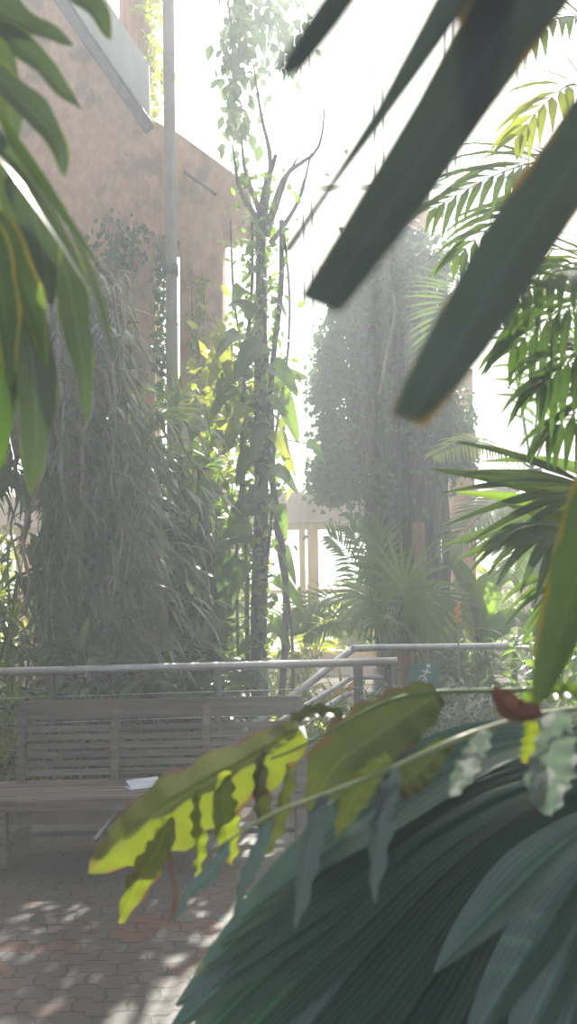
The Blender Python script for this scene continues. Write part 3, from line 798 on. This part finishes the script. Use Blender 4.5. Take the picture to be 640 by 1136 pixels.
# broad-bladed palm with level bright segments
o = thing('broad_fan_palm', 'fan palm at right with bright level blades over drooping glossy ones', 'palm', gp(790, 3.0))
m = MB(); m.tube([gp(790, 3.0), P(780, 640, 3.0)], .05, 10, .1); build('trunk', m, M['bark'], o)
for hx, hy, Yh, d, nh, n, L, sp_, dr, mt, jn in ((655, 540, 2.5, (-1, -.15, .12), (0, -.8, .3), 7, .50, 1.2, .35, 'blade', .35), (640, 590, 2.4, (-.8, -.3, .25), (0, -.5, .9), 16, .37, 2.9, 1.5, 'grey', .5),
        (655, 640, 2.5, (-.7, -.2, -.3), (0, -.8, .5), 13, .33, 2.4, 1.2, 'palm', .4)):
    lm, rm = MB(), MB(); hb = P(hx, hy, Yh); fanleaf(lm, hb, V(d), V(nh), n, L, sp_, dr, jn, .3, .12); rm.tube(spline([P(780, 642, 3.0), P((780 + hx) / 2, (640 + hy) / 2 - 25, (3 + Yh) / 2), hb], 8), .008, 6)
    l = build('leaf', lm, M[mt], o); build('petiole', rm, M['stemg'], l)
for pts, w, mt in (([(690, 552), (620, 545), (550, 531), (478, 520)], 22, 'blade'), ([(690, 560), (630, 566), (570, 553), (500, 545)], 20, 'mid'), ([(690, 545), (640, 520), (590, 510), (530, 512)], 14, 'palm'),
        ([(700, 570), (650, 585), (600, 570), (560, 560)], 20, 'bright'), ([(690, 600), (640, 585), (580, 582), (488, 606)], 34, 'grey'), ([(690, 610), (620, 592), (560, 598), (505, 622)], 26, 'grey')):
    m = MB(); m.ribbon(spline([P(x, y, 2.6 - .06 * i) for i, (x, y) in enumerate(pts)], 14), lance(w / 2 / F * 2.5, .6), V((.1, -.95, .12)), .2, 4); l = build('leaf', m, M[mt], o)
# banana-like bright leaves
o = thing('banana_plant', 'young banana plant with glowing yellow-green leaf above the level rail', 'plant', gp(535, 8.6))
m = MB(); m.tube([gp(535, 8.6), P(530, 715, 8.6)], [.07, .05], 10); build('stem', m, M['stemg'], o)
for pts, w, mt in (([(530, 715), (525, 680), (512, 655), (500, 650)], 20, 'bright'), ([(530, 715), (535, 670), (550, 645), (572, 640)], 18, 'mid'), ([(530, 715), (518, 690), (505, 690), (492, 704)], 14, 'bright'), ([(532, 715), (522, 660), (506, 628), (488, 606)], 14, 'deep'), ([(532, 715), (560, 690), (580, 690), (600, 706)], 14, 'deep')):
    m = MB(); m.ribbon(spline([P(x, y, 8.5 - .1 * i) for i, (x, y) in enumerate(pts)], 12), lance(w / F * 8.5, .8), V((.2, -.8, .5)), .15, 4); build('leaf', m, M[mt], o)
q = P(508, 684, 6.9)
o = thing('orange_flower', 'orange flower spike standing above the level rail at right', 'flower', V((q.x, q.y, 0))); m, sm = MB(), MB(); sm.tube([V((q.x, q.y, 0)), q], .008, 6)
for k in range(12): m.ribbon(arc(q + V((0, 0, -.06 + .012 * k)), rv(.6) + V((0, 0, .8)), .055, .2, 3), lance(.012), V((0, -1, .2)) + rv(.3), .2, 2)
build('stem', sm, M['stemg'], o); build('petal', m, M['orange'], o)
q = P(383, 766, 7.9)
o = thing('yellow_flowered_plant', 'yellow-orange leafy plant between the sloping rails', 'plant', V((q.x, q.y, 0))); m = MB()
for k in range(26): m.ribbon(arc(V((q.x, q.y, .05)), V((R.uniform(-.5, .5), R.uniform(-.5, .2), 1)), R.uniform(.4, .75), .6, 6), lance(.035), V((0, -1, .3)) + rv(.4), .2, 2)
build('foliage', m, M['bright'], o)
for (x, y, w) in ((376, 762, 9), (386, 766, 8), (391, 760, 7), (379, 772, 7)):
    m = MB(); a = P(x - 6, y + 9, 7.75); m.ribbon(spline([a, P(x, y, 7.72), P(x + 8, y - 6, 7.75)], 8), lance(w / F * 7.7 / 2, .8), V((.2, -.9, .3)), .2, 4); l = build('leaf', m, M['orange'], o); l['label'] = 'yellow-orange leaf'

# ------------------------------------------------------------------ understorey shrubs
SH_ = [  # px, Y, h, r, n, L, W, mat, label
    (20, 6.3, 1.0, .5, 520, .16, .055, 'mid', 'fresh green shrub behind the left end of the bench'),
    (95, 6.2, 1.12, .45, 560, .20, .05, 'grey', 'grey-green shrub with glossy leaves rising above the bench back, left'),
    (150, 6.6, 1.05, .45, 420, .22, .06, 'deep', 'dark leafy shrub behind the middle of the bench'),
    (215, 6.9, 1.15, .45, 420, .24, .07, 'deep', 'dark broad-leaved shrub below the big heart-shaped leaves'),
    (262, 7.9, 1.2, .4, 360, .18, .05, 'mid', 'open sunlit shrub behind the vine-clad trunk base'),
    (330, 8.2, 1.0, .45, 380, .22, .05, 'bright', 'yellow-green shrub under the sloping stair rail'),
    (350, 6.5, .62, .35, 420, .13, .03, 'mid', 'low fine-leaved shrub right of the bench end'),
    (405, 6.3, .62, .4, 420, .14, .03, 'grey', 'silvery low shrub below the lower stair rails'),
    (450, 6.2, .66, .4, 460, .15, .03, 'grey', 'grey-leaved low shrub in front of the teal sign post'),
    (510, 6.2, .8, .45, 480, .16, .035, 'grey', 'pale grey-green shrub right of the teal sign'),
    (570, 6.0, .85, .5, 480, .17, .035, 'grey', 'wide pale shrub under the level rail at far right'),
    (630, 6.2, 1.1, .5, 460, .2, .05, 'mid', 'tall green shrub at the right edge behind the rail'),
    (520, 8.9, 1.3, .5, 380, .26, .06, 'palm', 'leafy shrub at the foot of the banana plant'),
    (600, 8.8, 1.9, .6, 460, .26, .06, 'mid', 'bushy shrub behind the orange flower'),
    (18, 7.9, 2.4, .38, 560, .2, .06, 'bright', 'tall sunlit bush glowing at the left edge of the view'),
    (-20, 7.4, 2.0, .6, 520, .2, .06, 'mid', 'green bush at the very left behind the handrail'),
    (120, 7.6, 2.4, .6, 520, .24, .06, 'deep', 'dark bush filling the space behind the vine-draped tree'),
    (212, 8.3, 2.2, .3, 300, .24, .07, 'deep', 'dark tall bush before the slot of the beige wall'),
    (235, 8.5, 3.0, .4, 420, .24, .07, 'mid', 'tall slender bush against the beige pier'),
    (190, 7.9, 3.1, .42, 620, .26, .08, 'deep', 'dense dark broad-leaved bush under the slot, between two trunks'),
    (238, 8.15, 3.0, .3, 420, .24, .075, 'mid', 'broad-leaved bush lit from behind, left of the vine-clad trunk'),
    (22, 5.9, .75, .35, 380, .15, .05, 'bright', 'low bright shrub seen beneath the left end of the bench'),
    (98, 6.05, 1.5, .33, 230, .27, .08, 'shiny', 'large-leaved grey shrub with glossy highlights at the foot of the vine-draped tree'),
    (228, 7.75, 2.5, .34, 330, .30, .12, 'deep', 'dark bush with big oval leaves crowding the left side of the vine-clad trunk'),
    (480, 9.2, 1.0, .5, 300, .26, .06, 'deep', 'dark bush at the foot of the ivy-clad tree'),
]
for px, Y, h, r, n, L, W, mt, lb in SH_:
    shrub('leafy_shrub', lb, 'shrub', gp(px, Y), h, r, n, L, W, mt, 3, .7, 'understorey shrubs in the planting bed', prof=lambda w: lance(w, .7), stems=6)
# outdoor bushes beyond the glass
for i, (x, Y, h, r, lb) in enumerate(((-1.5, 17, 2.2, 1.3, 'sunlit bush outside the glass behind the beige pier'), (1.6, 20, 1.5, 1.0, 'pale outdoor bush seen through the low window'), (5.2, 18, 2.6, 1.4, 'outdoor bush beyond the glass at right'), (-5, 18, 3.2, 1.8, 'tall outdoor bush beyond the glass at left'))):
    shrub('outdoor_bush', lb, 'bush', (x, Y, 0), h, r, 700, .3, .16, 'bright', 1, group='bushes outside the glass')

# ------------------------------------------------------------------ foreground: strap leaves hanging across the top right
def wpx(ws, Y): return lerpw([w / 2 / F * Y for w in ws])


st = thing('strap_leaf_plant', 'dark drooping strap leaves crossing the white sky at the upper right', 'plant', V((.62, .8, 0)))
m = MB(); m.tube(spline([V((.62, .8, 0)), V((.61, .8, 1.2)), V((.60, .80, 2.0)), V((.60, .80, 2.48))], 14), [.03 - .0008 * i for i in range(15)], 10); build('stem', m, M['stemg'], st)
for pts, ws, Y0, Y1, nh, fold in (
        ([(430, -70), (390, -15), (352, 40), (322, 84)], [46, 60, 58, 40], .42, .39, (-.5, -.8, .2), .12),
        ([(560, -80), (505, 5), (430, 120), (370, 205), (318, 282)], [60, 50, 24, 13, 16], .55, .50, (-.4, -.8, .2), .3),
        ([(640, -90), (570, 15), (500, 125), (430, 232), (355, 340)], [120, 110, 86, 74, 52], .56, .50, (-.3, -.9, .2), .10),
        ([(560, -60), (535, 20), (520, 90), (518, 150)], [40, 52, 34, 5], .58, .56, (-.2, -1, 0), .15),
        ([(740, 20), (660, 145), (580, 262), (515, 370), (452, 468)], [76, 84, 82, 72, 40], .64, .58, (-.3, -.9, .2), .14),
        ([(690, 480), (652, 600), (622, 700), (598, 776)], [70, 66, 52, 14], .85, .8, (-.6, -.8, .1), .2)):
    k = len(pts); m = MB()
    m.ribbon(spline([P(x, y, Y0 + (Y1 - Y0) * i / (k - 1)) for i, (x, y) in enumerate(pts)], 22), wpx(ws, (Y0 + Y1) / 2), nh, fold, 4)
    l = build('leaf', m, M['strap'] if pts[0][1] < 400 else M['blade'], st)
    a = P(pts[0][0], pts[0][1], Y0); b = P(*pts[1], Y0 + (Y1 - Y0) / (k - 1)); e = V((.60, .80, 2.45)) if pts[0][1] < 400 else V((.605, .80, 1.5))
    m2 = MB(); m2.tube(spline([e, e.lerp(a, .6) + Z * .09, a, a.lerp(b, .35)], 14), [.014 - .0007 * i for i in range(15)], 8); build('petiole', m2, M['stemg'], l)

# ------------------------------------------------------------------ foreground: broad hanging leaves at the upper left
rb_ = thing('broad_leaved_tree', 'branch of long broad hanging leaves framing the upper left corner', 'tree', V((-.95, 1.1, 0)))
m = MB(); m.tube(spline([V((-.95, 1.1, 0)), V((-.95, 1.1, 1.3)), P(-150, -60, 1.05), P(-60, -110, 1.0), P(80, -90, 1.0)], 16), [.04 - .0016 * i for i in range(17)], 10); build('stem', m, M['bark'], rb_)
m = MB(); m.tube(spline([P(-90, -90, 1.03), P(-30, 60, .98), P(-15, 220, .95), P(-10, 340, .95)], 14), [.014 - .0005 * i for i in range(15)], 8); build('stem', m, M['stemg'], rb_)
for pts, w, Y, nh, mt in (
        ([(30, -60), (70, -25), (105, 10), (123, 45)], 44, 1.0, (.3, -.9, .3), 'rubber'), ([(-40, -40), (-5, 5), (40, 32), (82, 49)], 52, .98, (.3, -.9, .4), 'rubber'),
        ([(-10, 25), (25, 52), (60, 90), (90, 122)], 40, .95, (.5, -.8, .3), 'rubber'), ([(-15, 70), (22, 110), (58, 150), (72, 196)], 46, .93, (.5, -.8, .3), 'rubber'),
        ([(-20, 105), (20, 165), (70, 240), (119, 310)], 26, .90, (.7, -.6, .5), 'deep'), ([(-30, 150), (15, 190), (60, 255), (106, 332)], 34, .88, (.6, -.5, .8), 'grey'),
        ([(-10, 230), (18, 290), (38, 345), (51, 406)], 36, .92, (.4, -.9, .2), 'limey'), ([(-14, 240), (0, 310), (8, 370), (12, 432)], 38, .9, (.3, -.9, .1), 'limey'),
        ([(20, 330), (36, 400), (40, 475), (34, 548)], 52, .95, (.2, -1, .1), 'rubber'), ([(40, 220), (72, 300), (88, 380), (98, 470)], 40, 1.05, (.3, -.9, .2), 'rubber'),
        ([(-20, 330), (-6, 400), (0, 460), (-2, 525)], 44, .93, (.2, -1, .1), 'deep'), ([(15, 190), (38, 240), (50, 290), (57, 340)], 44, .98, (.3, -.9, .2), 'rubber'),
        ([(-30, 130), (0, 180), (20, 240), (25, 300)], 46, 1.0, (.4, -.9, .2), 'rubber'), ([(70, 240), (95, 290), (112, 340), (126, 396)], 12, .98, (.5, -.6, .6), 'grey'),
        ([(-40, 10), (-12, 60), (8, 110), (14, 170)], 50, 1.02, (.4, -.9, .2), 'rubber')):
    m = MB(); pa = spline([P(x, y, Y + .01 * i) for i, (x, y) in enumerate(pts)], 16)
    m.ribbon(pa, ovate(w / 2 / F * Y) if w > 30 else lance(w / 2 / F * Y, .8), nh, .16, 6, wav=.002 if mt in ('rubber', 'limey') else .0, wfreq=2.5); build('leaf', m, M[mt], rb_)

# ------------------------------------------------------------------ foreground: great pleated fan leaf, lower right
fn = thing('pleated_fan_palm', 'great dark green pleated fan palm filling the lower right corner', 'palm', V((.95, 1.25, 0)))
m = MB(); m.tube([V((.95, 1.25, 0)), V((.94, 1.25, .5)), P(860, 1000, 1.25)], .05, 10, .1); build('trunk', m, M['bark'], fn)


def pleated(hub, ends, Y1, crest, wpx_, nh, mt='fan', fold=.42, joined=.62):
    """each end = (px, py) of a segment tip; the segment leaves the hub, rises over the crest and hangs to its tip"""
    lm = MB()
    n = len(ends)
    for i, (ex, ey) in enumerate(ends):
        a = V(hub); Ye = Y1 + R.uniform(-.02, .02); e = P(ex, ey, Ye)
        midp = a.lerp(e, .5) + V((0, 0, crest)); mid2 = a.lerp(e, .78) + V((0, 0, crest * .55))
        pa = spline([a, a.lerp(midp, .5) + V((0, 0, crest * .30)), midp, mid2, e], 18)
        w = wpx_ / 2 / F * Ye
        lm.ribbon(pa, (lambda t, w=w: w * (.06 + .94 * min(1, t / joined)) * (1 if t < joined else max(.06, 1 - ((t - joined) / (1 - joined)) ** 1.6))), nh, fold, 4)
    return lm


hubA = P(705, 862, 1.55)
endsA = [(330, 975), (300, 992), (268, 1018), (240, 1048), (216, 1082), (196, 1116), (184, 1150), (186, 1190), (200, 1230), (222, 1262), (250, 1290), (282, 1310), (318, 1330), (356, 1345), (396, 1355),
         (438, 1360), (482, 1362), (528, 1360), (576, 1355), (626, 1345), (680, 1330), (735, 1310)]
l = build('leaf', pleated(hubA, endsA, 1.35, .13, 84, (-.25, -.75, .65), fold=.34), M['fan'], fn)
m = MB(); m.tube(spline([P(860, 1000, 1.25), P(790, 900, 1.45), hubA], 8), .012, 8); build('petiole', m, M['pstem'], l)
hubB = P(740, 885, 1.35)
endsB = [(482, 1078), (512, 1170), (548, 1225), (592, 1250), (640, 1260), (690, 1260)]
l = build('leaf', pleated(hubB, endsB, 1.22, .05, 60, (-.2, -.7, .7)), M['fan'], fn)
m = MB(); m.tube(spline([P(860, 1000, 1.25), P(800, 930, 1.3), hubB], 8), .012, 8); build('petiole', m, M['pstem'], l)
hubC = P(760, 850, 1.72)
endsC = [(330, 985), (345, 960), (370, 935), (400, 912), (440, 888), (480, 872), (520, 858), (560, 848), (610, 838)]
l = build('leaf', pleated(hubC, endsC, 1.65, .03, 60, (-.2, -.6, .8)), M['fan'], fn)
m = MB(); m.tube(spline([P(860, 1000, 1.25), P(810, 920, 1.5), hubC], 8), .012, 8); build('petiole', m, M['pstem'], l)

# ------------------------------------------------------------------ foreground: yellowing pinnate plant
YP = 1.35
gg = thing('yellowing_pinnate_plant', 'arching stems with yellowing wavy brown-edged leaflets reaching left before the bench', 'plant', V((.95, 1.55, 0)))
m = MB(); m.tube(spline([V((.95, 1.55, 0)), V((.93, 1.55, .7)), P(800, 770, 1.5)], 8), .018, 8); build('stem', m, M['stemg'], gg)
for pts, r0, mt in (([(800, 770), (650, 764), (560, 766), (480, 768), (430, 778), (385, 800), (335, 828), (300, 842)], .0052, 'stemg'),
        ([(800, 770), (680, 782), (600, 792), (520, 815), (440, 850), (370, 878), (310, 900), (270, 922), (235, 945)], .0055, 'pstem')):
    m = MB(); k = len(pts); m.tube(spline([P(x, y, 1.5 - (.15 if mt == 'stemg' else .42) * min(1, i / 3)) for i, (x, y) in enumerate(pts)], 30), [r0 * (1 - .022 * i) for i in range(31)], 8); build('rachis', m, M[mt], gg)
for pts, w, mt, nh, wav, fold, Yl in (
        ([(332, 808), (285, 838), (205, 882), (145, 925), (97, 968)], 88, 'ginger', (.25, -.72, .62), .006, -.62, YP), ([(385, 795), (352, 790), (325, 800), (300, 815)], 20, 'olive', (0, -.6, .8), .004, .3, YP + .02),
        ([(186, 905), (178, 935), (155, 975), (133, 1024)], 34, 'ginger', (.5, -.8, .2), .004, .25, YP - .01), ([(218, 872), (216, 905), (220, 940), (218, 972)], 26, 'ginger', (.8, -.5, .2), .004, .3, YP + .01),
        ([(249, 855), (247, 890), (252, 925), (256, 960)], 34, 'ginger', (.5, -.8, .2), .005, .25, YP), ([(288, 832), (287, 865), (290, 900), (292, 930)], 30, 'olive', (.7, -.6, .2), .004, .25, YP),
        ([(322, 830), (318, 870), (305, 920), (288, 955)], 26, 'olive', (.7, -.6, .2), .004, .25, YP + .03),
        ([(486, 768), (455, 790), (410, 820), (372, 850), (342, 900)], 78, 'olive', (.2, -.8, .5), .006, .25, YP + .0), ([(432, 838), (410, 860), (390, 890), (372, 928)], 32, 'olive', (.4, -.8, .3), .004, .25, 1.09),
        ([(255, 930), (235, 965), (210, 990), (192, 1026)], 18, 'blue', (.5, -.8, .3), .002, .3, 1.08), ([(300, 905), (285, 945), (268, 985), (258, 1030)], 20, 'blue', (.5, -.8, .3), .002, .3, 1.08),
        ([(360, 880), (348, 915), (340, 960), (328, 1030)], 30, 'blue', (.5, -.8, .2), .003, .25, 1.07), ([(440, 852), (428, 885), (420, 930), (414, 1000)], 32, 'blue', (.5, -.8, .2), .003, .25, 1.05),
        ([(540, 808), (528, 830), (514, 855), (500, 885)], 32, 'pale', (.4, -.8, .4), .004, .2, 1.05), ([(616, 788), (612, 830), (606, 870), (612, 905)], 66, 'pale', (.3, -.9, .3), .005, .2, 1.0),
        ([(582, 795), (588, 810), (586, 832), (580, 846)], 26, 'ginger', (.3, -.9, .2), .003, .2, 1.05), ([(600, 788), (575, 792), (556, 778), (549, 762)], 36, 'redleaf', (.2, -.8, .6), .003, .35, 1.05),
        ([(500, 820), (470, 850), (450, 868), (430, 880)], 40, 'olive', (.2, -.7, .7), .004, .2, 1.08), ([(660, 775), (630, 768), (600, 772), (572, 788)], 30, 'mid', (.1, -.6, .8), .004, .25, 1.05)):
    m = MB(); pa = spline([P(x, y, Yl + .006 * i) for i, (x, y) in enumerate(pts)], 26)
    prof = wpx([w * .35, w * .72, w * .92, w, w * .72, 3], Yl) if w > 24 else lance(w / 2 / F * Yl, .7)
    m.ribbon(pa, prof, nh, fold, 8, wav=wav if mt != 'redleaf' else .0015, wfreq=6 if mt != 'redleaf' else 2); build('leaflet', m, M[mt], gg)
for k in range(4):
    m = MB(); x = 190 + R.uniform(-3, 3); m.tube(spline([P(188, 928, YP), P(x, 960, YP), P(x + 5, 990, YP), P(x + R.uniform(-1, 6), R.uniform(1005, 1040), YP)], 12), .0016, 5, .3); build('dry_strand', m, M['dry'], gg)

# ------------------------------------------------------------------ mist filling the glasshouse
t = NT('mist')
vsn = t.n('VolumeScatter'); vsn.inputs['Color'].default_value = (.84, .90, 1, 1); vsn.inputs['Density'].default_value = .020; vsn.inputs['Anisotropy'].default_value = .25
t.l(vsn.outputs[0], t.out.inputs['Volume'])
m = MB(); m.box((0, 4.85, 6.35), (17.9, 16.8, 12.5))
o = build('mist', m, t.m, None, False); tag(o, 'fine white mist filling the glasshouse', 'mist', kind='stuff')

# ------------------------------------------------------------------ sun and sky
SUN = V((.118, 1.0, .90)).normalized()
su = bpy.data.objects.new('sun', bpy.data.lights.new('sun', 'SUN')); COL.objects.link(su)
su.data.energy = 15.0; su.data.angle = math.radians(.6); su.data.color = (1, .95, .86)
su.rotation_euler = (-SUN).to_track_quat('-Z', 'Y').to_euler()
w = bpy.data.worlds.new('sky'); sc.world = w; w.use_nodes = True
nt = w.node_tree; nt.nodes.clear()
tc = nt.nodes.new('ShaderNodeTexCoord'); dp = nt.nodes.new('ShaderNodeVectorMath'); dp.operation = 'DOT_PRODUCT'
nt.links.new(tc.outputs['Generated'], dp.inputs[0]); dp.inputs[1].default_value = SUN
cr = nt.nodes.new('ShaderNodeValToRGB'); e = cr.color_ramp
mr = nt.nodes.new('ShaderNodeMapRange'); mr.inputs[1].default_value = -1; nt.links.new(dp.outputs['Value'], mr.inputs[0])
e.elements[0].position = .30; e.elements[0].color = (.14, .16, .19, 1)
e.elements[1].position = 1.0; e.elements[1].color = (1, .97, .92, 1)
x = e.elements.new(.62); x.color = (.12, .135, .155, 1)
x = e.elements.new(.84); x.color = (.45, .47, .49, 1)
nt.links.new(mr.outputs[0], cr.inputs[0])
bg = nt.nodes.new('ShaderNodeBackground'); bg.inputs[1].default_value = 4.0
nt.links.new(cr.outputs[0], bg.inputs[0])
wo = nt.nodes.new('ShaderNodeOutputWorld'); nt.links.new(bg.outputs[0], wo.inputs[0])

vs_ = sc.view_settings
vs_.view_transform = 'Standard'; vs_.look = 'None'; vs_.gamma = 1; vs_.use_curve_mapping = False; vs_.exposure = 0.15
sc.display_settings.display_device = 'sRGB'
cy = sc.cycles
cy.max_bounces = 8; cy.transparent_max_bounces = 16; cy.diffuse_bounces = 3; cy.glossy_bounces = 2; cy.transmission_bounces = 4; cy.volume_bounces = 1
cy.use_denoising = True; cy.sample_clamp_indirect = 6
